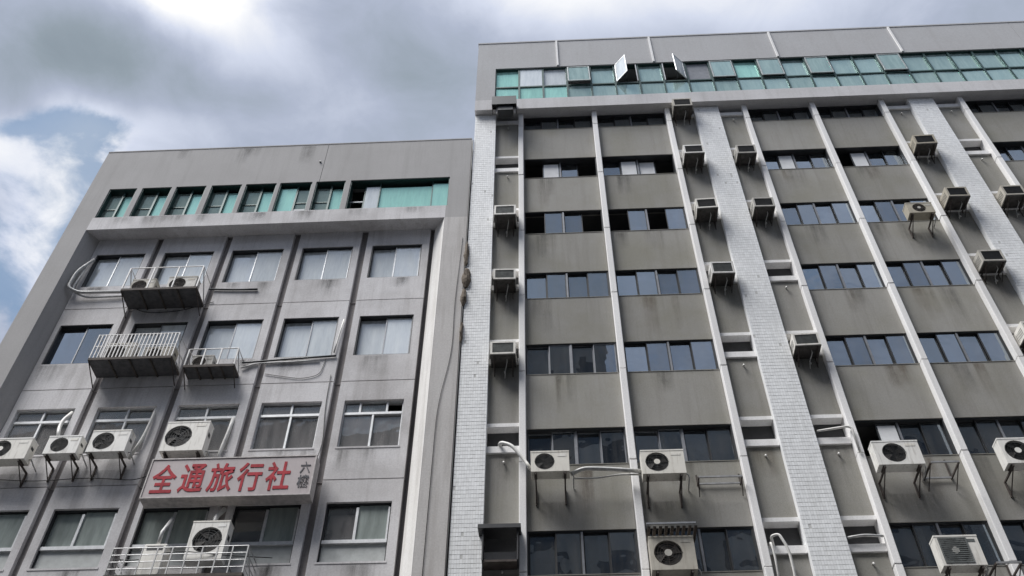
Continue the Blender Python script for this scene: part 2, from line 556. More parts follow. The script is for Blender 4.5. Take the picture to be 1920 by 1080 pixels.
# frame: side piers with splayed returns, parapet, window band
MB().prism([(-15.1, 0), (-14.41, 0), (-14.13, 0.47), (-14.13, 0.72), (-15.1, 0.72)], 0, 25.05).build('side_pier', 'render_top', LB)
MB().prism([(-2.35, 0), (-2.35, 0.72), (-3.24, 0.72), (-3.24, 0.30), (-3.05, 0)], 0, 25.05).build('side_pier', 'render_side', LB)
MB().prism([(-3.055, -0.004), (-3.05, 0.002), (-3.39, 0.47), (-3.40, 0.46)], 0, 25.048).build('splay_strip', 'render_pale', LB)
box('window_band', 'render_grey', LB, -14.41, -3.05, 0.0, 0.5, 25.05, 25.67)
box('window_pier', 'render_top', LB, -15.1, -14.41, 0.0, 0.5, 25.05, 25.67)
box('window_pier', 'render_top', LB, -3.05, -2.35, 0.0, 0.5, 25.05, 25.67)
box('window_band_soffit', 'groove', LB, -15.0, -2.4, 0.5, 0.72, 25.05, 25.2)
box('parapet', 'render_top', LB, -15.1, -7.335, 0.0, 0.5, 27.22, ZTOP)
box('parapet', 'render_top', LB, -7.32, -2.35, 0.0, 0.5, 27.22, ZTOP)
box('parapet_coping', 'render_top', LB, -15.1, -2.35, -0.012, 0.52, ZTOP, ZTOP + 0.05)
tw = [(-14.35, -13.42), (-13.24, -12.25), (-12.10, -11.09), (-10.91, -9.90), (-9.76, -8.74), (-8.62, -7.55), (-7.42, -6.44), (-6.27, -3.0)]
edges = [-15.1] + [e for w in tw for e in w] + [-2.35]
for i in range(0, len(edges), 2):
    box('window_pier', 'render_top', LB, edges[i], edges[i + 1], 0.0, 0.5, 25.67, 27.22)
for i, (a, b) in enumerate(tw):
    w = MB().frame(a + 0.002, b - 0.002, 25.672, 27.218, 0.03, 0.03, 0.34).build('window', 'alu_green', LB)  # frame deepened into a dark lining that paints the reveal's shade
    if i < 7:
        mid = a + (b - a) * (0.52 if i != 5 else 0.55)
        lo, hi = ('g_greendark', 'g_green') if i != 5 else ('g_green', 'g_greendark')
        # fixed pane with a transom, and a sliding pane set lower
        box('mullion', 'alu_green', w, mid - 0.03, mid + 0.03, 0.14, 0.28, 25.71, 27.18)
        pane(w, lo, a + 0.04, mid - 0.03, 0.19 if i != 5 else 0.15, 25.71, 27.06)
        pane(w, hi, mid + 0.03, b - 0.04, 0.21 if i != 5 else 0.19, 25.71, 27.02)
        bx = (a + 0.04, mid - 0.03) if i != 5 else (mid + 0.03, b - 0.04)
        box('transom', 'alu_green', w, bx[0], bx[1], 0.165, 0.182, 26.27, 26.31)
        if i == 5:
            box('board', 'curtain', w, bx[0], bx[1] - 0.05, 0.155, 0.164, 25.71, 25.95)
    else:
        box('mullion', 'alu_green', w, -5.80, -5.74, 0.20, 0.31, 25.71, 27.18)
        box('transom', 'alu_grey', w, -6.23, -5.80, 0.22, 0.26, 26.28, 26.34)
        pane(w, 'g_clear', -5.74, -5.30, 0.16, 25.71, 27.02)
        pane(w, 'g_green', -5.27, -3.58, 0.19, 25.71, 26.98)
        pane(w, 'g_green', -3.55, -3.04, 0.15, 25.71, 27.06)
        box('mullion', 'alu_green', w, -5.30, -5.27, 0.14, 0.28, 25.71, 27.18)
        box('mullion', 'alu_green', w, -3.58, -3.55, 0.14, 0.28, 25.71, 27.18)
# small vent stub in the parapet
MB().tube([(-7.47, -0.05, 28.35), (-7.47, 0.02, 28.35)], 0.035).build('weep_pipe', 'alu_dark', LB)

# wall of panels
PC = [(-14.12, -12.23), (-12.03, -10.01), (-9.81, -7.84), (-7.64, -5.69), (-5.49, -3.53)]
WC = [(-13.98, -12.42), (-11.82, -10.25), (-9.68, -8.06), (-7.48, -5.89), (-5.30, -3.75)]
ROWS = {'A': (21.855, 25.045, 22.82, 24.33), 'B': (18.68, 21.825, 19.62, 21.17), 'C': (15.485, 18.65, 16.46, 17.99),
        'D': (12.30, 15.455, 13.22, 14.82), 'E': (9.1, 12.27, 10.05, 11.62)}
YF, YB = 0.45, 0.70
for i in range(4):
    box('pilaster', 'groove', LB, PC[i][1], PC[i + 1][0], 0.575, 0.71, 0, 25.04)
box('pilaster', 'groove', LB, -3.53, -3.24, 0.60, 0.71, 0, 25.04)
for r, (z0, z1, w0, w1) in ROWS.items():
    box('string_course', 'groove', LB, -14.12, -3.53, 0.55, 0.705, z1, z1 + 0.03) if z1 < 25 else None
    for c in range(5):
        (x0, x1), (a, b) = PC[c], WC[c]
        p = MB().holed(x0, x1, z0, z1, a, b, w0, w1, YF, YB).build('wall_panel', 'render_grey', LB)
        sill_d = MB().box(a - 0.03, b + 0.03, YF - 0.012, YF + 0.1, w0 - 0.05, w0 - 0.002)
        mid = (a + b) / 2 + random.uniform(-0.05, 0.05)
        if r in 'AB':
            w = MB().frame(a + 0.002, b - 0.002, w0 + 0.002, w1 - 0.002, 0.028, YF + 0.02, YF + 0.24).build('window', 'alu_dark', LB)  # dark lining across the reveal stands in for shade at head and jambs
            # rear sash left, front sash right, set slightly different heights
            top = w1 - 0.05
            m = 'g_clear' if not (r == 'B' and c == 0) else 'g_blue'
            pane(w, m, a + 0.035, mid, YF + 0.16, w0 + 0.035, top)
            pane(w, m, mid + 0.03, b - 0.035, YF + 0.09, w0 + 0.035, top)
            box('stile', 'alu' if r == 'A' else 'alu_grey', w, mid - 0.005, mid + 0.03, YF + 0.075, YF + 0.15, w0 + 0.03, w1 - 0.04)
            box('stile', 'alu' if r == 'A' else 'alu_grey', w, b - 0.065, b - 0.035, YF + 0.075, YF + 0.13, w0 + 0.03, w1 - 0.04)
            if r == 'A':
                box('curtain', 'curtain', w, a + 0.05, b - 0.05, YF + 0.32, YF + 0.33, w0 - 0.1, w1 - 0.02)
            elif c != 0:
                box('curtain', 'curtain_grey', w, a + 0.05, b - 0.05, YF + 0.32, YF + 0.33, w0 - 0.1, w1 - 0.02)
        elif r == 'C':
            w = MB().frame(a, b, w0, w1, 0.035, YF + 0.07, YF + 0.15).build('window', 'alu', LB)
            tz = w1 - 0.44
            box('transom', 'alu', w, a + 0.035, b - 0.035, YF + 0.06, YF + 0.15, tz, tz + 0.075)
            ms = [mid] if c < 4 else [a + 0.42, a + 1.12]
            for mx in ms:
                box('mullion', 'alu', w, mx - 0.025, mx + 0.025, YF + 0.065, YF + 0.15, tz + 0.075, w1 - 0.035)
            lm = mid + 0.02
            box('mullion', 'alu', w, lm - 0.025, lm + 0.025, YF + 0.065, YF + 0.15, w0 + 0.035, tz)
            ex = [a + 0.035] + ms + [b - 0.035]
            for q in range(len(ex) - 1):
                if c == 4 and q == 2:
                    continue
                pane(w, 'g_row', ex[q] + 0.02, ex[q + 1] - 0.02, YF + 0.10 + 0.02 * (q % 2), tz + 0.08, w1 - 0.07)
            pane(w, 'g_row', a + 0.04, lm - 0.02, YF + 0.10, w0 + 0.04, tz - 0.01)
            pane(w, 'g_row', lm + 0.02, b - 0.04, YF + 0.13, w0 + 0.04, tz - 0.01)
            cm = ['curtain_grey', None, 'curtain', 'curtain_grey', None][c]
            if cm:
                box('curtain', cm, w, lm + 0.02 if c != 3 else a + 0.05, b - 0.05, YF + 0.3, YF + 0.31, w0 - 0.1, tz if c != 2 else w1)
            if c == 4:
                for k in range(14):
                    xx = a + 0.08 + k * 0.03 if k < 6 else b - 0.62 + (k - 6) * 0.04
                    MB().tube([(xx, YF + 0.34, w0 - 0.1), (xx + 0.02, YF + 0.34, w1 - 0.5)], 0.022, 6).build('curtain_fold', 'curtain_grey', w)
        else:
            w = MB().frame(a, b, w0, w1, 0.035, YF + 0.07, YF + 0.2).build('window', 'alu_dark', LB)
            bz = w0 + 0.55
            box('transom', 'alu', w, a + 0.03, b - 0.03, YF + 0.045, YF + 0.2, bz - 0.04, bz + 0.05)
            box('mullion', 'alu', w, mid - 0.03, mid + 0.03, YF + 0.06, YF + 0.19, bz + 0.05, w1 - 0.12)
            box('stile', 'alu', w, b - 0.075, b - 0.035, YF + 0.06, YF + 0.12, bz + 0.05, w1 - 0.12)
            pane(w, 'g_row' if c in (3, 4) else 'g_milk', a + 0.04, mid - 0.03, YF + 0.16, bz + 0.05, w1 - 0.05)
            pane(w, 'g_milk', mid + 0.03, b - 0.075, YF + 0.10, bz + 0.05, w1 - 0.05)
            box('lower_panel', 'frost', w, a + 0.04, b - 0.04, YF + 0.10, YF + 0.12, w0 + 0.035, bz - 0.04)
            if c in (0, 1, 4):
                box('curtain', 'curtain' if c != 4 else 'curtain_grey', w, (a if c != 4 else mid) + 0.05, b - 0.05, YF + 0.28, YF + 0.29, bz, w1 - 0.1)
        if r in 'CD':
            sill_d.build('window_sill', 'render_grey', LB)
box('base_wall', 'render_grey', LB, -14.12, -3.24, 0.48, 0.70, 0, 9.07)

# ================================================================== right building
RB = thing('tiled_office_building', 'tall office block with white tiled columns, pebbled panels and a green-glass top storey', 'building', (9.5, 0, 0))
T = [31.24 - 2.92 * k for k in range(9)]           # head of each window row, top first
PIL = [-0.75, 1.85, 4.43, 7.14, 9.52, 11.93, 14.65, 17.05, 19.45]
TC = [(-2.28, -1.55), (5.45, 6.31), (12.94, 13.80), (20.45, 21.30)]
YP = 0.18
SOF = 30.96
PW = 0.17
box('rear_block', 'interior', RB, -2.2, 21.2, 1.75, 15, 0, 35.0)
for k, t in enumerate(T):
    box('floor_slab', 'ceiling', RB, -2.1, 21.1, 0.46, 1.748, t + 0.14, t + 0.40) if k else None
box('floor_slab', 'ceiling', RB, -2.2, 21.2, 0.46, 1.748, 31.3, 31.5)
box('roof', 'band', RB, -2.2, 21.2, 0.1, 15, 35.0, 35.2)
# tiled columns: a core with separate small tiles over it
for (x0, x1) in TC:
    c = box('tiled_column', 'grout', RB, x0 + 0.004, x1 - 0.004, 0.006, 0.46, 0, SOF)
    tb = MB()
    n = 12 if x1 - x0 < 0.8 else 14
    pw = (x1 - x0) / n
    ph = 0.113
    z = 10.0
    while z < SOF - ph:
        for i in range(n):
            a, b = x0 + i * pw + 0.0022, x0 + (i + 1) * pw - 0.0022
            dy = random.uniform(0, 0.0025)
            if random.random() < 0.004:
                continue
            za, zb = z + 0.006 * random.uniform(0.5, 1.5), z + ph - 0.006 * random.uniform(0.5, 1.5)
            tb.add([(a, dy, za), (b, dy, za), (b, dy, zb), (a, dy, zb), (a, 0.008, za), (b, 0.008, za), (b, 0.008, zb), (a, 0.008, zb)],
                   [(0, 1, 2, 3), (0, 4, 5, 1), (3, 2, 6, 7), (0, 3, 7, 4), (1, 5, 6, 2)])
        z += ph
    tb.build('tiles', 'tile', c, kind='stuff')
    # narrow tile returns on both flanks
    box('column_flank', 'tile', c, x0 - 0.002, x0 + 0.004, 0.009, 0.3, 10, SOF)
    box('column_flank', 'tile', c, x1 - 0.004, x1 + 0.002, 0.009, 0.3, 10, SOF)
# pilasters in storey lengths
for p in PIL:
    for k in range(len(T)):
        hi = SOF if k == 0 else T[k - 1] - 1.135
        lo = T[k] - 1.12 if k < len(T) - 1 else 0
        d = random.uniform(-0.004, 0.004)
        MB().cbox(p + d, p + PW + d, 0.0 + d, 0.46, lo, hi, 0.012).build('pilaster', 'white', RB)


def wide_window(x0, x1, t, spec, rec):
    z0 = t - 1.12
    z1 = min(t, 30.93)
    y = YP + rec
    w = MB().frame(x0, x1, z0, z1, 0.03, min(y, YP + 0.02), y + 0.14).build('window', 'alu_dark', RB)  # dark frame carried forward so its colour shades the window head
    q = (x1 - x0 - 0.06) / 4
    cx = x0 + 0.03 + 2 * q
    box('mullion', 'alu_grey', w, cx - 0.025, cx + 0.025, y - 0.008, y + 0.13, z0 + 0.03, z1 - 0.03)
    for i, s in enumerate(spec):
        a = x0 + 0.03 + i * q + (0.025 if i == 2 else 0)
        b = x0 + 0.03 + (i + 1) * q - (0.025 if i == 1 else 0)
        yy = y + (0.065 if i % 2 == 0 else 0.005)
        if s != 'o':
            pane(w, 'g_blue', a + 0.028, b - 0.028, yy + 0.012, z0 + 0.055, z1 - 0.045, 0.8)
            sf = 'alu_dark' if s != 'l' else 'alu_grey'
            MB().frame(a, b, z0 + 0.03, z1 - 0.03, 0.026, yy, yy + 0.03).build('sash_frame', sf, w)
        if s == 'w':
            box('blind', 'curtain', w, a + 0.03, b - 0.02, y - 0.005 if False else y + 0.16, y + 0.17, z0 + 0.02, z1 - 0.05)
        elif s == 'W':     # paper pasted inside the pane, nearly fills it
            box('blind', 'curtain', w, a + 0.04, b - 0.04, yy - 0.006, yy - 0.001, z0 + 0.04, z1 - 0.12)
        elif s == 'c':
            box('blind', 'curtain_grey', w, a + 0.02, b - 0.02, y + 0.16, y + 0.17, z0 + 0.02, z1 - 0.03)
        elif s == 'h':
            box('blind', 'curtain', w, a + 0.02, a + (b - a) * 0.5, y + 0.16, y + 0.17, z0 + 0.02, z1 - 0.03)
    return w


SPEC = {0: ['gggg', 'gggg', 'gcgc', 'gcgc', 'gggg', 'gggg'],
        1: ['oWgo', 'gWWo', 'gWgg', 'oWgg', 'gggg', 'gggg'],
        2: ['oggo', 'ogog', 'gccg', 'ggcg', 'gggg', 'gggg'],
        3: ['cccc', 'cccc', 'gggg', 'cggg', 'gggg', 'gggg'],
        4: ['llll', 'cccc', 'gccc', 'cggg', 'gggg', 'gggg'],
        5: ['llll', 'llcg', 'oWwg', 'wwgg', 'gggg', 'gggg'],
        6: ['gggg', 'gggg', 'ghgw', 'wggg', 'gggg', 'gggg'],
        7: ['gggg'] * 6, 8: ['gggg'] * 6}
WIDE = [(PIL[0], PIL[1]), (PIL[1], PIL[2]), (PIL[3], PIL[4]), (PIL[4], PIL[5]), (PIL[6], PIL[7]), (PIL[7], PIL[8])]
NARROW = [(TC[0][1], PIL[0]), (PIL[2] + PW, TC[1][0]), (TC[1][1], PIL[3]), (PIL[5] + PW, TC[2][0]), (TC[2][1], PIL[6]), (PIL[8] + PW, TC[3][0])]
for k, t in enumerate(T):
    for j, (pa, pb) in enumerate(WIDE):
        x0, x1 = pa + PW + 0.006, pb - 0.006
        if k == 8:
            box('wall_panel', 'pebble', RB, x0, x1, YP, 0.42, 0, t - 0.005)
            continue
        wide_window(x0, x1, t, SPEC[k][j], 0.17 if k == 1 else (0.10 if k in (0, 5) else 0.03))
        z1 = t - 1.12
        z0 = T[k + 1]
        box('wall_panel', 'pebble', RB, x0, x1, YP, 0.42, z0, z1 - 0.004)
        box('panel_edge', 'pebble', RB, x0, x1, YP - 0.012, YP + 0.05, z1 - 0.003, z1 + 0.012)
    for j, (x0, x1) in enumerate(NARROW):
        x0, x1 = x0 + 0.006, x1 - 0.006
        if k == 8:
            box('wall_panel', 'pebble', RB, x0, x1, YP, 0.42, 0, t + 0.175)
            continue
        if k > 0:
            box('lintel', 'white', RB, x0, x1, YP - 0.035, 0.42, t + 0.07, t + 0.178)
        box('sill', 'white', RB, x0, x1, YP - 0.06, 0.42, t - 0.745, t - 0.555)
        box('opening_back', 'interior', RB, x0, x1, 0.40, 0.44, t - 0.555, min(t + 0.07, 30.95))
        box('wall_panel', 'pebble', RB, x0, x1, YP, 0.42, T[k + 1] + 0.18, t - 0.748)
        xm = (x0 + x1) / 2 + 0.03
        MB().tube([(xm, YP + 0.02, t - 1.02), (xm, YP - 0.07, t - 1.03), (xm, YP - 0.09, t - 1.09)], 0.022, 8).build('drain_spout', 'pvc', RB, smooth=True)
# penthouse storey
PH0, PH1 = -2.30, 21.35
YH = -0.20
box('penthouse_ledge', 'ledge', RB, PH0, PH1, YH, 0.45, SOF, 31.62)
box('penthouse_wall', 'band', RB, PH0, -1.60, YH, 0.45, 31.62, 33.87)
for a, b in ((PH0, 0.745), (0.755, 4.355), (4.365, 8.995), (9.005, 13.6), (13.61, 18.2), (18.21, PH1)):
    box('parapet', 'band', RB, a, b, YH, 0.45, 33.87, 35.85)
box('parapet_coping', 'band', RB, PH0 - 0.02, PH1 + 0.02, YH - 0.02, 0.47, 35.85, 35.93)
for xr in (0.75, 4.36, 9.0, 13.605):
    box('downpipe_rib', 'white', RB, xr - 0.035, xr + 0.035, YH - 0.05, YH - 0.001, 33.9, 35.84)
pit = 0.886
xw = -1.60
i = 0
OPEN = {}
while xw + pit < PH1 - 0.2:
    a, b = xw, xw + pit
    w = MB().frame(a, b, 31.62, 32.56, 0.035, YH + 0.05, YH + 0.16).build('window', 'alu_green', RB)
    lowm = 'g_green' if i in (0, 1, 2) else 'g_teal'
    pane(w, lowm, a + 0.035, b - 0.035, YH + 0.09, 31.655, 32.525, 0.8)
    u = MB().frame(a, b, 32.56, 33.87, 0.035, YH + 0.05, YH + 0.22).build('window', 'alu_green', RB)
    z0, z1 = 32.62, 33.82
    if i in (5, 7):                              # casements standing wide open
        hx = a + 0.05 if i == 5 else b - 0.05
        ang = R(-50) if i == 5 else R(44)
        rot = Matrix.Rotation(ang, 3, 'Z')
        s0, s1 = (a + 0.05, a + 0.62) if i == 5 else (b - 0.62, b - 0.05)
        MB().frame(s0, s1, z0, z1, 0.04, YH + 0.02, YH + 0.05).build('open_casement', 'alu', u, rot=rot, pivot=(hx, YH + 0.03, z0))
        MB().box(s0 + 0.05, s1 - 0.05, YH + 0.03, YH + 0.037, z0 + 0.05, z1 - 0.05).build('pane', 'g_clear', u, rot=rot, pivot=(hx, YH + 0.03, z0))
        ex = hx + (0.38 if i == 5 else -0.38)
        MB().tube([(ex, YH + 0.03, z0 - 0.02), (ex + (-0.08 if i == 5 else 0.08), YH - 0.30, z0 + 0.02)], 0.013, 6).build('window_stay', 'alu_dark', u)
        for sx in (a + 0.045, b - 0.075):
            box('jamb', 'alu', u, sx, sx + 0.03, YH + 0.02, YH + 0.055, z0, z1)
    elif i in (3, 9, 11, 13, 16):              # top-hung sashes pushed out a little
        rot = Matrix.Rotation(R(-5 if i == 3 else -1.5), 3, 'X')
        pv = ((a + b) / 2, YH + 0.03, z1)
        MB().frame(a + 0.03, b - 0.03, z0, z1, 0.04, YH + 0.01, YH + 0.05).build('sash_frame', 'alu_mid', u, rot=rot, pivot=pv)
        MB().box(a + 0.08, b - 0.08, YH + 0.025, YH + 0.031, z0 + 0.05, z1 - 0.05).build('pane', 'g_teal', u, rot=rot, pivot=pv)
    elif i == 8:
        box('panel', 'alu_grey', u, a + 0.04, b - 0.04, YH + 0.12, YH + 0.14, z0, z1)
    else:
        pane(u, 'g_green' if i in (0, 10) else ('g_clear' if i in (1, 2) else 'g_teal'), a + 0.035, b - 0.035, YH + (0.13 if i != 1 else 0.06), z0 - 0.02, z1 + 0.01, 0.9)
        if i == 1:
            box('blind', 'curtain', u, a + 0.03, b - 0.03, YH + 0.18, YH + 0.19, z0, z1)
    xw += pit
    i += 1

# ================================================================== air conditioners built into the narrow bays
def window_ac(name, casing, face):
    root = thing(name, '-', 'air conditioner', (0, 0, 0))
    w, h, d = 0.66, 0.44, 0.58                   # root: bottom middle of the case, on the wall plane
    x0, x1 = -w / 2, w / 2
    c = MB()
    c.holed(x0, x1, 0, h, x0 + 0.055, x1 - 0.055, 0.05, h - 0.05, -d, -d + 0.05)
    c.box(x0, x0 + 0.012, -d + 0.05, 0.2, 0, h)
    c.box(x1 - 0.012, x1, -d + 0.05, 0.2, 0, h)
    c.box(x0 + 0.012, x1 - 0.012, -d + 0.05, 0.2, h - 0.012, h)
    c.build('casing', casing, root)
    g = box('rear_grille', face, root, x0 + 0.05, x1 - 0.05, -d + 0.035, -d + 0.05, 0.045, h - 0.045)
    fn = MB()
    for q in range(11):
        zz = 0.06 + q * (h - 0.12) / 10
        fn.box(x0 + 0.055, x1 - 0.055, -d + 0.012, -d + 0.035, zz - 0.006, zz + 0.006)
    fn.build('louvre', face, g)
    sv = MB()
    for s in (-1, 1):
        for q in range(6):
            yy = -d + 0.12 + q * 0.06
            sv.box(s * (w / 2 + 0.002) - 0.002, s * (w / 2 + 0.002) + 0.002, yy, yy + 0.02, 0.08, h - 0.12)
    sv.build('side_vent', 'ac_dark', root, kind='stuff')
    box('base_pan', 'pan', root, x0 + 0.005, x1 - 0.005, -d + 0.004, 0.2, -0.03, -0.001)
    MB().tube([(0.1, -d + 0.2, -0.03), (0.1, -d + 0.22, -0.12), (0.05, -0.12, -0.22), (0.03, -0.03, -0.42)], 0.011, 6).build('drain_hose', 'pvc', root, smooth=True)
    MB().tube([(x1 - 0.02, -d + 0.3, h - 0.1), (x1 + 0.03, -d + 0.34, h - 0.2), (x1 + 0.03, -0.1, 0.1), (x1 + 0.02, 0.0, 0.22)], 0.008, 6).build('power_cable', 'rubber', root, smooth=True)
    for s in (-1, 1):
        br = MB()
        bx = s * 0.24
        br.box(bx - 0.015, bx + 0.015, -d + 0.05, 0.0, -0.065, -0.031)
        br.tube([(bx, -d + 0.10, -0.06), (bx, 0.0, -0.34)], 0.012, 6)
        br.box(bx - 0.015, bx + 0.015, -0.012, 0.0, -0.40, -0.066)
        br.build('bracket', 'steel_dark', root)
    return root


def dup(root, loc, label, group, tilt=0.0):
    r = root.copy()
    COL.objects.link(r)
    r.location = loc
    r.rotation_euler = (tilt + random.uniform(-0.02, 0.03), random.uniform(-0.012, 0.012), random.uniform(-0.03, 0.03))
    r.scale = (random.uniform(0.93, 1.04), random.uniform(0.85, 1.05), random.uniform(0.92, 1.06))
    r['label'] = label
    r['group'] = group
    for ch in list(root.children):
        c = ch.copy()
        COL.objects.link(c)
        c.parent = r
        for g in ch.children:
            d = g.copy()
            COL.objects.link(d)
            d.parent = c
    return r


protos = {'w': window_ac('window_air_conditioner', 'ac_white', 'ac_fin'), 'd': window_ac('window_air_conditioner', 'ac_grey', 'ac_dark'),
          'm': window_ac('window_air_conditioner', 'ac_white', 'ac_dark')}
FL = ['on the top row', 'on the second row', 'on the third row', 'on the fourth row', 'on the fifth row']
BAYN = ['right of the leftmost tiled column', 'left of the middle tiled column', 'right of the middle tiled column',
        'left of the rightmost tiled column', 'right of the rightmost tiled column']
used = set()
for (j, k, kind) in ((0, 2, 'w'), (0, 3, 'w'), (0, 4, 'w'), (1, 0, 'd'), (1, 1, 'm'), (1, 2, 'm'), (1, 3, 'w'), (2, 1, 'd'), (2, 2, 'd'), (2, 4, 'w'),
                     (3, 1, 'd'), (3, 2, 'd'), (3, 3, 'd'), (3, 4, 'm'), (4, 2, 'd'), (4, 3, 'd')):
    x = (NARROW[j][0] + NARROW[j][1]) / 2 - (0.03 if j else 0.0)
    drop = 0.80 if j in (0, 1, 2) else 0.70
    lab = {'w': 'white', 'd': 'weathered dark', 'm': 'black-grilled'}[kind] + ' window air conditioner ' + FL[k] + ', ' + BAYN[j]
    grp = 'window air conditioners in the narrow bays'
    loc = (x, YP, T[k] - drop)
    if kind in used:
        dup(protos[kind], loc, lab, grp, R(1.5))
    else:
        used.add(kind)
        o = protos[kind]
        o.location = loc
        o.rotation_euler = (R(1.5), 0, 0)
        o['label'] = lab
        o['group'] = grp


# ================================================================== outdoor condenser units
def outdoor(label, x0, x1, z0, z1, yf, ywall, fan=0.36, r=None, casing='ac_white', square=False, hub=True, legs=True, group='outdoor condenser units', dep=0.30):
    w, h = x1 - x0, z1 - z0
    root = thing('outdoor_condenser', label, 'air conditioner', ((x0 + x1) / 2, yf, z0), group)
    r = r or min(h * 0.40, w * 0.36)
    cx, cz = x0 + w * fan, z0 + h * 0.5
    yb = yf + dep
    c = MB()
    e = 0.012
    c.plate_hole(x0, x1, z0, z1, yf, cx, cz, r, 0.07)
    c.add([(x0, yf, z0), (x1, yf, z0), (x1, yb, z0), (x0, yb, z0), (x0, yf, z1), (x1, yf, z1), (x1, yb, z1), (x0, yb, z1)],
          [(0, 3, 2, 1), (4, 5, 6, 7), (1, 2, 6, 5), (2, 3, 7, 6), (3, 0, 4, 7)])
    case = c.build('casing', casing, root)
    box('top_cover', casing, root, x0 - 0.006, x1 + 0.006, yf - 0.006, yb + 0.006, z1 - 0.03, z1 + 0.008)
    MB().disc_y(cx, yf + 0.069, cz, r * 1.0).build('fan_recess', 'ac_dark', root)
    bl = MB()
    for q in range(4):
        a0 = q * math.pi / 2 + 0.3
        pts = []
        for rr, da, yy in ((0.22, -0.25, 0.05), (0.22, 0.25, 0.035), (0.92, 0.55, 0.03), (0.92, -0.2, 0.055)):
            pts.append((cx + r * rr * math.cos(a0 + da), yf + yy, cz + r * rr * math.sin(a0 + da)))
        bl.add(pts, [(0, 1, 2, 3)])
    bl.build('fan', 'pan', root)
    gd = MB()
    for q in range(1, 6):
        gd.ring_y(cx, yf - 0.006, cz, r * q / 5.3, 0.0035)
    for q in range(8):
        a0 = q * math.pi / 4
        gd.tube([(cx + r * 0.1 * math.cos(a0), yf - 0.004, cz + r * 0.1 * math.sin(a0)), (cx + r * 1.02 * math.cos(a0), yf - 0.004, cz + r * 1.02 * math.sin(a0))], 0.004, 4)
    guard = gd.build('fan_guard', 'ac_dark' if casing != 'ac_grey' else 'steel_dark', root)
    if hub:
        MB().disc_y(cx, yf - 0.009, cz, r * 0.27).build('hub_badge', casing, guard)
    if square:
        MB().frame(cx - r * 1.05, cx + r * 1.05, cz - r * 1.05, cz + r * 1.05, 0.03, yf - 0.014, yf - 0.001).build('grille_surround', 'ac_fin', root)
        gl = MB()
        for q in range(13):
            zz = cz - r + q * 2 * r / 12
            gl.box(cx - r, cx + r, yf - 0.012, yf - 0.006, zz - 0.012, zz + 0.012)
        gl.build('grille', 'ac_fin', root)
    px = x0 + w * 0.80
    box('service_panel', 'ac_fin' if square else casing, root, px - w * 0.10, px + w * 0.12, yf - 0.005, yf - 0.001, z1 - 0.16, z1 - 0.09)
    box('handle', 'ac_dark', root, x1 + 0.001, x1 + 0.004, yf + 0.08, yf + 0.2, z0 + h * 0.55, z0 + h * 0.68)
    MB().tube([(x1 + 0.0, yf + 0.22, z0 + 0.12), (x1 + 0.06, yf + 0.22, z0 + 0.12), (x1 + 0.09, yf + 0.26, z0 + 0.05), (x1 + 0.09, ywall - 0.01, z0 + 0.0)], 0.018, 6).build('coolant_pipe', 'lag', root, smooth=True)
    if legs:
        for s in (x0 + w * 0.12, x1 - w * 0.12):
            b = MB()
            b.box(s - 0.018, s + 0.018, yf + 0.0, ywall - 0.003, z0 - 0.075, z0 - 0.035)
            b.box(s - 0.018, s + 0.018, ywall - 0.045, ywall - 0.004, z0 - 0.46, z0 - 0.076)
            b.tube([(s, yf + 0.05, z0 - 0.07), (s, ywall - 0.02, z0 - 0.43)], 0.014, 6)
            b.box(s - 0.03, s + 0.03, yf + 0.04, yf + dep - 0.04, z0 - 0.035, z0 - 0.001)
            b.build('bracket', 'steel_dark', root)
    return root


outdoor('outdoor condenser at the end of the white bent pipe, left of two in its row', -0.46, 0.42, 14.84, 15.41, -0.50, YP, hub=False)
outdoor('cream outdoor condenser with a pale fan hub above the slatted black canopy', 2.06, 3.04, 14.70, 15.36, -0.50, YP)
outdoor('big square weathered condenser under the slatted black canopy', 2.03, 2.98, 12.36, 13.16, -0.35, YP, fan=0.40, r=0.30, casing='ac_grey', hub=True)
outdoor('cream condenser with a plain dark fan, left of an empty bracket and a white pilaster', 7.34, 8.37, 14.80, 15.46, -0.48, YP, fan=0.42, hub=False, casing='ac_white')
outdoor('lowest condenser on the right, with a grey square grille and white hub', 7.92, 8.80, 12.22, 12.92, -0.50, YP, fan=0.40, square=True)
outdoor('cream outdoor condenser cut off by the right edge of the picture', 10.16, 11.0, 14.75, 15.45, -0.48, YP, fan=0.42)
outdoor('weathered condenser high up on the right, overlapping a white pilaster', 10.80, 11.56, 23.93, 24.40, -0.42, YP, fan=0.45, casing='ac_grey')
outdoor('condenser at the left edge of the picture, below a white-framed window', -13.80, -12.78, 15.93, 16.57, -0.10, YF, fan=0.30)
outdoor('small white condenser with a plain dark fan, second from the left edge', -12.38, -11.56, 16.06, 16.60, -0.10, YF, hub=False, fan=0.40)
outdoor('white condenser with visible fan blades, third from the left edge', -11.32, -10.36, 16.08, 16.74, -0.10, YF, fan=0.36, hub=False)
outdoor('largest white condenser, standing directly above the red-lettered sign', -9.48, -8.42, 16.03, 16.93, -0.12, YF, fan=0.34, r=0.33, hub=False)
outdoor('white upright condenser rising above the railing under the red-lettered sign', -8.10, -7.26, 13.02, 14.0, -0.10, YF, fan=0.50, r=0.33, hub=False, legs=False)


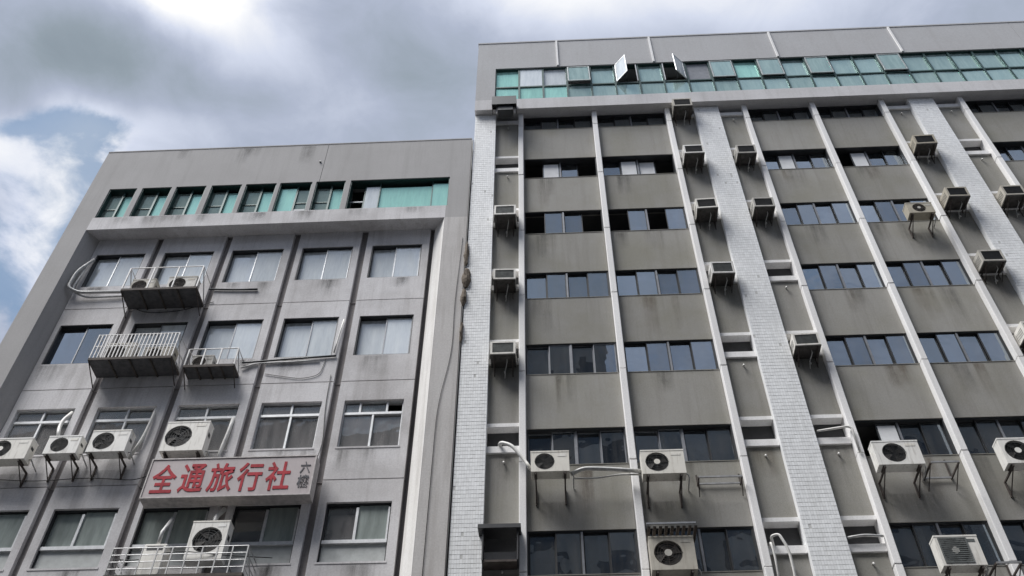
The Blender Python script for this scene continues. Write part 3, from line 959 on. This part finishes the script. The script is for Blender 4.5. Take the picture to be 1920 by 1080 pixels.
# ================================================================== railed cages that carry condensers on the grey block
def cage(label, x0, x1, yf, z0, z1, bars, mats=('steel_white', 'plate'), rails=(1.0,), thick=0.018):
    root = thing('equipment_cage', label, 'balcony cage', ((x0 + x1) / 2, yf, z0), 'steel cages on the grey block')
    yw = YF - 0.004
    box('floor_plate', mats[1], root, x0, x1, yf, yw, z0 - 0.05, z0)
    f = MB()
    f.box(x0 - 0.012, x1 + 0.012, yf - 0.02, yf - 0.001, z0 - 0.06, z0 + 0.02)
    f.box(x0 - 0.02, x0 - 0.001, yf - 0.001, yw, z0 - 0.06, z0 + 0.02)
    f.box(x1 + 0.001, x1 + 0.02, yf - 0.001, yw, z0 - 0.06, z0 + 0.02)
    f.build('edge_angle', 'steel_dark', root)
    for rz in rails:
        zz = z0 + (z1 - z0) * rz
        rl = MB()
        rl.tube([(x0, yw, zz), (x0, yf, zz), (x1, yf, zz), (x1, yw, zz)], thick * 0.9, 6)
        rl.build('rail', mats[0], root)
    n = bars
    for i in range(n + 1):
        xx = x0 + (x1 - x0) * i / n
        MB().box(xx - thick, xx + thick, yf - thick, yf + thick, z0, z1).build('baluster', mats[0], root)
    for s in (x0, x1):
        MB().tube([(s, yf, z1), (s, yw, z0 + 0.02)], thick, 6).build('stay', mats[0], root)
        MB().tube([(s, yf + 0.02, z0 - 0.05), (s, yw, z0 - 0.42)], 0.016, 6).build('strut', 'steel_dark', root)
    for s in range(1, 4):
        xx = x0 + (x1 - x0) * s / 4
        box('joist', 'steel_dark', root, xx - 0.02, xx + 0.02, yf + 0.01, yw, z0 - 0.09, z0 - 0.051)
    return root


cage('upper white-railed cage holding two old condensers on the grey block', -12.15, -9.98, -0.30, 21.80, 22.72, 3)
cage('white cage with close-set balusters on the grey block, above the red-lettered sign', -12.20, -9.98, -0.25, 19.10, 20.0, 22, rails=(0.5, 0.98), thick=0.014)
cage('smallest white cage on the grey block, right of the close-barred one', -9.66, -8.32, -0.02, 18.95, 19.56, 3)
cage('long low railing cage at the bottom of the picture, under the sign', -9.65, -6.65, -0.25, 12.55, 13.24, 9, mats=('steel', 'plate'), rails=(0.25, 0.5, 0.75, 1.0), thick=0.013)
G2 = 'condensers standing in the steel cages'
outdoor('old condenser at the left inside the upper white-railed cage', -12.02, -11.32, 21.82, 22.36, -0.18, YF, casing='ac_grey', legs=False, hub=False, group=G2)
outdoor('old condenser at the right inside the upper white-railed cage', -10.95, -10.12, 21.82, 22.42, -0.18, YF, casing='ac_grey', legs=False, hub=False, group=G2)
outdoor('condenser behind the close-set balusters, at the left', -11.95, -11.15, 19.12, 19.80, -0.10, YF, casing='ac_grey', legs=False, hub=False, group=G2)
outdoor('condenser behind the close-set balusters, at the right', -10.85, -10.05, 19.12, 19.62, -0.10, YF, casing='ac_grey', legs=False, hub=False, group=G2)
outdoor('small condenser inside the smallest white cage', -9.55, -8.98, 18.97, 19.42, 0.08, YF, casing='ac_grey', legs=False, hub=False, group=G2, dep=0.25)
b = thing('meter_box', 'small white box behind the lower railing, left of the upright condenser', 'box', (-8.80, -0.1, 12.6))
MB().cbox(-9.05, -8.55, -0.10, 0.20, 12.66, 13.44, 0.02).build('body', 'ac_white', b)
box('vent_slot', 'ac_dark', b, -8.98, -8.62, -0.106, -0.1005, 13.28, 13.38)
MB().tube([(-8.8, 0.0, 13.44), (-8.8, 0.0, 13.8), (-8.75, 0.2, 14.3)], 0.045, 8).build('duct', 'lag', b, smooth=True)
box('stand', 'steel_dark', b, -9.0, -8.6, -0.05, 0.18, 12.555, 12.658)

# ================================================================== drip stains on the walls
def stain_mat(name, col, dens):
    m, nt, b = newmat(name)
    b.inputs['Base Color'].default_value = (*col, 1)
    b.inputs['Roughness'].default_value = 0.95
    tc_ = nt.nodes.new('ShaderNodeTexCoord')
    sp_ = nt.nodes.new('ShaderNodeSeparateXYZ')
    nt.links.new(tc_.outputs['Generated'], sp_.inputs[0])
    g = nt.nodes.new('ShaderNodeNewGeometry')
    n = rng(nt, nz(nt, g.outputs['Position'], 1.0, 6, 0.6, (7, 7, 0.4)), 0.32, 0.78, 0, dens)
    n2 = rng(nt, nz(nt, g.outputs['Position'], 3.0, 3, 0.6), 0.3, 0.7, 0.4, 1.0)

    def mm(op, a, b_):
        q = nt.nodes.new('ShaderNodeMath')
        q.operation = op
        q.use_clamp = True
        for i_, v in enumerate((a, b_)):
            if isinstance(v, (int, float)):
                q.inputs[i_].default_value = v
            else:
                nt.links.new(v, q.inputs[i_])
        return q.outputs[0]
    x = sp_.outputs[0]
    fx = mm('MULTIPLY', mm('MULTIPLY', x, mm('SUBTRACT', 1.0, x)), 4.0)
    fz = mm('POWER', sp_.outputs[2], 0.8)
    edge = rng(nt, sp_.outputs[2], 0.93, 1.0, 1.0, 0.0)
    a = mm('MULTIPLY', mm('MULTIPLY', mm('MULTIPLY', fx, fz), mm('MULTIPLY', n, n2)), edge)
    nt.links.new(a, b.inputs['Alpha'])
    return m


M['stain_dark'] = stain_mat('soot_drip', (0.11, 0.105, 0.095), 0.42)
M['stain_rust'] = stain_mat('rust_drip', (0.17, 0.125, 0.085), 0.5)


def stain(parent, x0, x1, z1, h, y, mat='stain_dark'):
    MB().box(x0, x1, y - 0.004, y - 0.002, z1 - h, z1).build('drip_stain', mat, parent)


for (j, k) in ((0, 2), (0, 3), (0, 4), (1, 1), (1, 2), (1, 3), (2, 1), (2, 2), (2, 4), (3, 1), (3, 2), (3, 3), (1, 5), (2, 5), (0, 5)):
    x0, x1 = NARROW[j]
    stain(RB, x0 + 0.08, x1 - 0.08, T[k] - 0.78, random.uniform(0.8, 1.35), YP, random.choice(['stain_dark', 'stain_dark', 'stain_rust']))
for (x0, x1, z, h) in ((-0.5, 0.6, 14.5, 0.75), (2.05, 3.1, 14.45, 0.72), (7.35, 8.6, 14.5, 0.75), (10.1, 11.1, 14.5, 0.75), (10.7, 11.6, 23.75, 1.1)):
    stain(RB, x0, x1, z, h, YP)
for k in range(1, 6):
    for j, (pa, pb) in enumerate(WIDE[:4]):
        for q in range(2):
            a = random.uniform(pa + 0.3, pb - 0.9)
            stain(RB, a, a + random.uniform(0.25, 0.7), T[k] - 1.125, random.uniform(0.6, 1.6), YP, random.choice(['stain_dark', 'stain_dark', 'stain_rust']))
for r, (z0, z1, w0, w1) in ROWS.items():
    if r in 'ABCD':
        for c in range(5):
            for q in range(2):
                a = random.uniform(WC[c][0] - 0.1, WC[c][1] - 0.5)
                stain(LB, a, a + random.uniform(0.3, 0.8), w0 - (0.055 if r in 'CD' else 0.01), random.uniform(0.4, 0.85), YF, 'stain_dark')
for (x0, x1, z, h) in ((-13.9, -12.4, 15.9, 0.42), (-12.0, -10.05, 15.95, 0.46), (-12.0, -10.05, 21.7, 0.5)):
    stain(LB, x0, x1, z, h, YF)
for q in range(12):
    a = random.uniform(-14.6, -3.4)
    stain(LB, a, a + random.uniform(0.3, 0.9), 25.66, random.uniform(0.3, 0.55), 0.0)
for q in range(4):
    a = random.uniform(-14.6, -3.6)
    stain(LB, a, a + random.uniform(0.3, 0.8), 29.40, random.uniform(0.4, 1.4), 0.0)

# ================================================================== sign
S = thing('signboard', 'long white signboard with faded red Chinese characters on the grey block', 'sign', (-7.57, -0.10, 14.68))
box('box', 'sign', S, -9.55, -5.59, -0.085, 0.26, 14.68, 15.79)
MB().frame(-9.565, -5.575, 14.665, 15.805, 0.03, -0.10, 0.27).build('frame', 'sign_edge', S)
for s in (-9.2, -7.5, -5.9):
    box('bracket', 'steel_dark', S, s - 0.03, s + 0.03, 0.27, YF - 0.003, 15.2, 15.26)


def glyph(ch, cx, cz, w, h, mat, bold=0.012):
    cu = bpy.data.curves.new('character', 'FONT')
    cu.body = ch
    cu.size = 1.0
    cu.offset = bold
    cu.extrude = 0.004
    cu.resolution_u = 3
    tmp = bpy.data.objects.new('character', cu)
    COL.objects.link(tmp)
    bpy.context.view_layer.update()
    dg = bpy.context.evaluated_depsgraph_get()
    me = bpy.data.meshes.new_from_object(tmp.evaluated_get(dg))
    bpy.data.objects.remove(tmp)
    xs = [v.co.x for v in me.vertices]
    ys = [v.co.y for v in me.vertices]
    sx, sy = w / (max(xs) - min(xs)), h / (max(ys) - min(ys))
    mx, my = (max(xs) + min(xs)) / 2, (max(ys) + min(ys)) / 2
    base = Vector(S['_b'])
    for v in me.vertices:
        x, y, z = v.co
        v.co = Vector((cx + (x - mx) * sx, -0.091 - z, cz + (y - my) * sy)) - base
    me.materials.clear()
    me.materials.append(M[mat])
    o = bpy.data.objects.new('character', me)
    COL.objects.link(o)
    o.parent = S
    o['_b'] = tuple(base)


for i, ch in enumerate('全通旅行社'):
    glyph(ch, -9.13 + i * 0.68, 15.22, 0.58, 0.82, 'red', 0.016)
glyph('六', -5.80, 15.45, 0.24, 0.33, 'ink', 0.006)
glyph('樓', -5.80, 15.05, 0.27, 0.36, 'ink', 0.012)

# ================================================================== pipes, cables, canopies, brackets
def run(name, label, cat, pts, r, mat, smooth=True):
    # round the corners of the run
    P = [Vector(p) for p in pts]
    q = [P[0]]
    for i in range(1, len(P) - 1):
        a, b_, c = P[i - 1], P[i], P[i + 1]
        d = min((b_ - a).length, (c - b_).length) * 0.4
        s, e = b_ + (a - b_).normalized() * d, b_ + (c - b_).normalized() * d
        for k in range(6):
            t = k / 5
            q.append(s * (1 - t) ** 2 + b_ * 2 * t * (1 - t) + e * t * t)
    q.append(P[-1])
    o = MB().tube(q, r, 8).build(name, mat, None, smooth=smooth)
    return tag(o, label, cat)


run('bent_pipe', 'thick white bent pipe from the narrow bay down to a condenser', 'pipe',
    [(-1.22, 0.36, 16.15), (-1.22, 0.0, 16.12), (-0.92, -0.12, 15.92), (-0.60, -0.14, 15.42), (-0.48, -0.2, 15.15)], 0.045, 'pvc')
run('conduit', 'silver lagged conduit running between two condensers in one row', 'pipe',
    [(0.45, -0.18, 14.98), (0.75, -0.2, 15.12), (1.4, -0.2, 15.08), (2.05, -0.25, 14.96)], 0.05, 'lag')
run('conduit', 'thin pipe sagging below the silver lagged conduit', 'pipe',
    [(0.5, -0.1, 14.92), (1.0, -0.1, 14.9), (1.6, -0.1, 15.0), (2.06, -0.2, 14.9)], 0.022, 'pvc')
run('hose_loop', 'white hose looped out of a narrow bay at the bottom of the picture', 'hose',
    [(4.80, 0.30, 13.20), (4.70, -0.05, 13.3), (4.85, -0.16, 13.28), (4.98, -0.16, 12.9), (5.0, -0.1, 12.3), (4.9, 0.1, 11.2)], 0.03, 'pvc')
run('drain_hose', 'white hose hanging beside the looped hose', 'hose',
    [(4.68, 0.30, 13.1), (4.66, -0.08, 13.18), (4.68, -0.08, 12.8), (4.66, 0.1, 11.3)], 0.025, 'pvc')
run('conduit', 'bent pale conduit on the pilaster right of the middle tiled column', 'pipe',
    [(6.40, 0.1, 16.27), (7.10, -0.05, 16.27), (7.18, -0.06, 16.2), (7.19, -0.05, 15.5)], 0.028, 'pvc')
run('conduit', 'grey conduit crossing the narrow bay at the bottom, right of the middle tiled column', 'pipe',
    [(6.36, 0.05, 13.28), (6.7, 0.02, 13.32), (7.12, 0.05, 13.30)], 0.03, 'lag')
run('cable', 'black cable running down the gap between the two buildings', 'cable',
    [(-2.31, -0.03, 29.3), (-2.32, -0.03, 26.0), (-2.31, -0.02, 22.0), (-2.32, -0.02, 16.0), (-2.31, -0.02, 9.0)], 0.016, 'rubber')
run('cable', 'thin cable sagging on the right-hand pier of the grey block', 'cable',
    [(-2.45, -0.015, 24.0), (-2.55, -0.02, 21.0), (-2.52, -0.015, 19.2), (-2.80, -0.02, 17.3), (-2.82, -0.02, 12.0)], 0.008, 'rubber')
run('refrigerant_pipe', 'grey pipes bent round the left pier beside the upper cage', 'pipe',
    [(-13.95, 0.40, 24.05), (-14.18, 0.22, 23.3), (-14.18, 0.20, 22.55), (-13.85, 0.30, 22.42), (-12.2, 0.36, 22.42)], 0.045, 'lag')
run('refrigerant_pipe', 'thinner pipe under the bundle left of the upper cage', 'pipe',
    [(-14.05, 0.34, 23.5), (-14.1, 0.3, 22.5), (-13.6, 0.38, 22.26), (-12.2, 0.38, 22.28)], 0.028, 'lag')
run('refrigerant_pipe', 'dark pipe stub ending right of the upper cage', 'pipe', [(-9.97, 0.41, 22.50), (-9.2, 0.41, 22.44), (-8.50, 0.41, 22.42)], 0.03, 'alu_dark')
run('refrigerant_pipe', 'dark pipe under the windows right of the smallest cage', 'pipe',
    [(-8.30, 0.40, 19.42), (-7.9, 0.40, 19.44), (-6.9, 0.41, 19.52), (-5.75, 0.41, 19.58)], 0.028, 'alu_dark')
run('refrigerant_pipe', 'grey pipe just beneath the dark pipe right of the smallest cage', 'pipe',
    [(-8.30, 0.40, 19.22), (-7.9, 0.41, 19.38), (-6.9, 0.41, 19.40), (-6.2, 0.41, 19.44)], 0.022, 'lag')
run('downpipe', 'white pipe standing at the right jamb of a fifth-column window', 'pipe',
    [(-5.72, 0.40, 21.0), (-5.78, 0.40, 20.3), (-5.82, 0.40, 19.7)], 0.022, 'pvc')
run('duct_pipe', 'white pipe down the right jamb of the leftmost white-framed window', 'pipe',
    [(-12.50, 0.52, 17.9), (-12.55, 0.36, 17.5), (-12.52, 0.30, 17.2), (-12.30, 0.1, 16.7)], 0.05, 'pvc')
run('duct_pipe', 'white pipes down the jamb right of the third condenser', 'pipe',
    [(-10.28, 0.50, 17.92), (-10.22, 0.38, 17.6), (-10.25, 0.36, 16.9), (-10.42, 0.36, 16.2)], 0.04, 'pvc')
run('duct_pipe', 'flat white duct beside the largest condenser above the sign', 'pipe',
    [(-8.12, 0.46, 17.5), (-8.12, 0.40, 17.0), (-8.18, 0.40, 16.45), (-8.20, 0.38, 16.0)], 0.05, 'pvc')
run('drain_hose', 'grey duct rising above the upright condenser under the sign', 'pipe',
    [(-7.70, 0.1, 13.98), (-7.72, 0.15, 14.3), (-7.66, 0.35, 14.62)], 0.06, 'lag')

run('cable', 'thin dark cable looping under the upper cage to the next window column', 'cable',
    [(-12.3, 0.43, 21.95), (-11.6, 0.43, 21.55), (-10.6, 0.43, 21.6), (-9.7, 0.43, 21.95)], 0.01, 'rubber')
run('cable', 'thin dark cable dropping from the right window column to the sign', 'cable',
    [(-5.80, 0.43, 18.9), (-5.78, 0.43, 17.8), (-5.66, 0.43, 16.6), (-5.72, 0.3, 15.78)], 0.01, 'rubber')
run('cable', 'thin cable hanging below the fourth-column windows', 'cable',
    [(-7.6, 0.43, 19.0), (-6.6, 0.43, 18.78), (-6.1, 0.43, 18.9), (-6.02, 0.43, 19.5)], 0.009, 'rubber')
run('cable', 'thin dark cable slung under the four left condensers', 'cable',
    [(-13.9, 0.43, 15.75), (-12.6, 0.42, 15.62), (-11.3, 0.42, 15.70), (-10.1, 0.42, 15.58), (-9.6, 0.3, 15.7)], 0.011, 'rubber')
run('cable', 'thin dark cable along the top of the lower railing', 'cable',
    [(-9.9, 0.43, 13.4), (-9.2, 0.1, 13.15), (-8.3, -0.2, 13.2), (-7.2, -0.1, 13.1), (-6.3, 0.43, 13.35)], 0.011, 'rubber')

# black canopy in the narrow bay at the bottom
cp = thing('metal_canopy', 'black metal canopy box over the lowest opening right of the leftmost tiled column', 'canopy', (-1.16, -0.3, 12.7))
box('roof_plate', 'alu_dark', cp, -1.64, -0.70, -0.32, YP - 0.065, 13.50, 13.60)
box('side_plate', 'alu_dark', cp, -1.545, -1.515, -0.25, YP - 0.065, 12.75, 13.498)
box('side_plate', 'alu_dark', cp, -0.79, -0.76, -0.25, YP - 0.065, 12.75, 13.498)
box('shelf', 'steel_dark', cp, -1.513, -0.792, -0.22, YP - 0.065, 12.72, 12.77)
# dark hood under the penthouse at the left
hd = thing('louvred_hood', 'large dark hood hanging below the left end of the green-glass storey', 'hood', (-1.22, -0.6, 30.1))
box('front_plate', 'alu_dark', hd, -1.66, -0.80, -0.62, -0.60, 30.62, 31.15)
box('top_plate', 'alu_dark', hd, -1.66, -0.80, -0.598, YH - 0.003, 31.08, 31.15)
box('side_plate', 'pan', hd, -1.66, -1.64, -0.598, YH - 0.003, 30.62, 31.078)
box('side_plate', 'pan', hd, -0.82, -0.80, -0.598, YH - 0.003, 30.62, 31.078)
box('inner_unit', 'alu_dark', hd, -1.45, -0.92, -0.55, -0.22, 30.35, 31.05)
for sx in (-1.50, -0.86):
    box('bracket', 'steel_white', hd, sx - 0.015, sx + 0.015, -0.45, -0.42, 30.30, 30.9)
# slatted canopy over the big condenser
sc = thing('slatted_canopy', 'black slatted canopy over the big weathered condenser', 'canopy', (2.5, -0.5, 13.2))
box('back_rail', 'steel_dark', sc, 2.0, 3.06, YP - 0.04, YP - 0.002, 13.22, 13.28)
box('front_rail', 'alu_grey', sc, 2.0, 3.06, -0.52, -0.49, 13.36, 13.40)
for q in range(9):
    xx = 2.02 + q * 0.125
    box('slat', 'steel_dark', sc, xx, xx + 0.065, -0.488, YP - 0.042, 13.30, 13.325)


def rack(label, x0, x1, yf, z0, h):
    r_ = thing('empty_bracket', label, 'bracket', ((x0 + x1) / 2, yf, z0), 'empty steel brackets')
    for s in (x0, x1):
        m = MB()
        m.box(s - 0.016, s + 0.016, yf, YP - 0.004, z0 - 0.04, z0)
        m.box(s - 0.016, s + 0.016, YP - 0.04, YP - 0.004, z0 + 0.001, z0 + h)
        m.tube([(s, yf + 0.05, z0 - 0.03), (s, YP - 0.02, z0 - 0.36)], 0.012, 6)
        m.build('arm', 'steel_dark', r_)
    box('cross_rail', 'steel', r_, x0, x1, yf - 0.03, yf - 0.001, z0 - 0.04, z0)
    box('cross_rail', 'steel', r_, x0, x1, YP - 0.07, YP - 0.042, z0 - 0.04, z0)
    return r_


rack('empty bracket right of the pale-hubbed condenser', 3.36, 4.34, -0.12, 14.86, 0.25)
rack('tall empty bracket right of a plain-fanned condenser, beside a white pilaster', 8.50, 9.12, -0.45, 14.86, 0.5)
rack('empty rusty bracket under the lowest condenser row at the far right', 9.0, 9.5, -0.45, 12.3, 0.3)

# crumbling brown foam in the joint between the blocks
def lump(label, cx, cz, sx, sz, seed):
    rr = random.Random(seed)
    m = MB()
    n, k = 9, 9
    vs_ = []
    for i in range(k + 1):
        th = math.pi * i / k
        for j in range(n):
            ph = 2 * math.pi * j / n
            q = 0.7 + 0.6 * rr.random()
            vs_.append((cx + sx * q * math.sin(th) * math.cos(ph), -0.02 + 0.09 * q * math.sin(th) * math.sin(ph), cz + sz * math.cos(th) * (0.9 + 0.2 * rr.random())))
    fs = [(i * n + j, i * n + (j + 1) % n, (i + 1) * n + (j + 1) % n, (i + 1) * n + j) for i in range(k) for j in range(n)]
    m.add(vs_, fs)
    tag(m.build('foam_lump', 'foam', None), label, 'foam', 'brown foam in the joint')


lump('largest brown foam lump bulging from the joint between the two buildings', -2.26, 22.1, 0.13, 0.42, 3)
lump('upper dark foam strip in the joint between the two buildings', -2.30, 23.2, 0.07, 0.55, 5)
lump('lower ragged foam lump hanging in the joint between the two buildings', -2.31, 21.3, 0.09, 0.35, 8)
lump('lowest thin foam strip in the joint between the two buildings', -2.31, 19.9, 0.05, 0.40, 11)

# ================================================================== blocks across the street (behind the camera; they show in the window reflections)
def opposite(label, x0, x1, h):
    o = thing('street_block', label, 'building', ((x0 + x1) / 2, -24, 0))
    box('wall', 'opp_wall', o, x0, x1, -38, -24.02, 0, h)
    z = 4.2
    while z < h - 2.5:
        n = max(2, int((x1 - x0) / 3.2))
        pw = (x1 - x0) / n
        w = MB()
        for i in range(n):
            w.box(x0 + i * pw + 0.45, x0 + (i + 1) * pw - 0.45, -24.019, -24.0, z, z + 1.5)
        w.build('window_row', 'opp_glass', o)
        z += 3.2
    box('parapet', 'opp_wall', o, x0, x1, -24.4, -24.03, h, h + 0.9)


opposite('dark slab block across the street, reflected in the lower left windows', -44, -2.2, 37.0)
opposite('taller dark tower across the street, reflected under the second pilaster', -2.1, 4.4, 43.5)
opposite('dark block across the street, reflected in the lower right windows', 4.5, 46, 38.0)
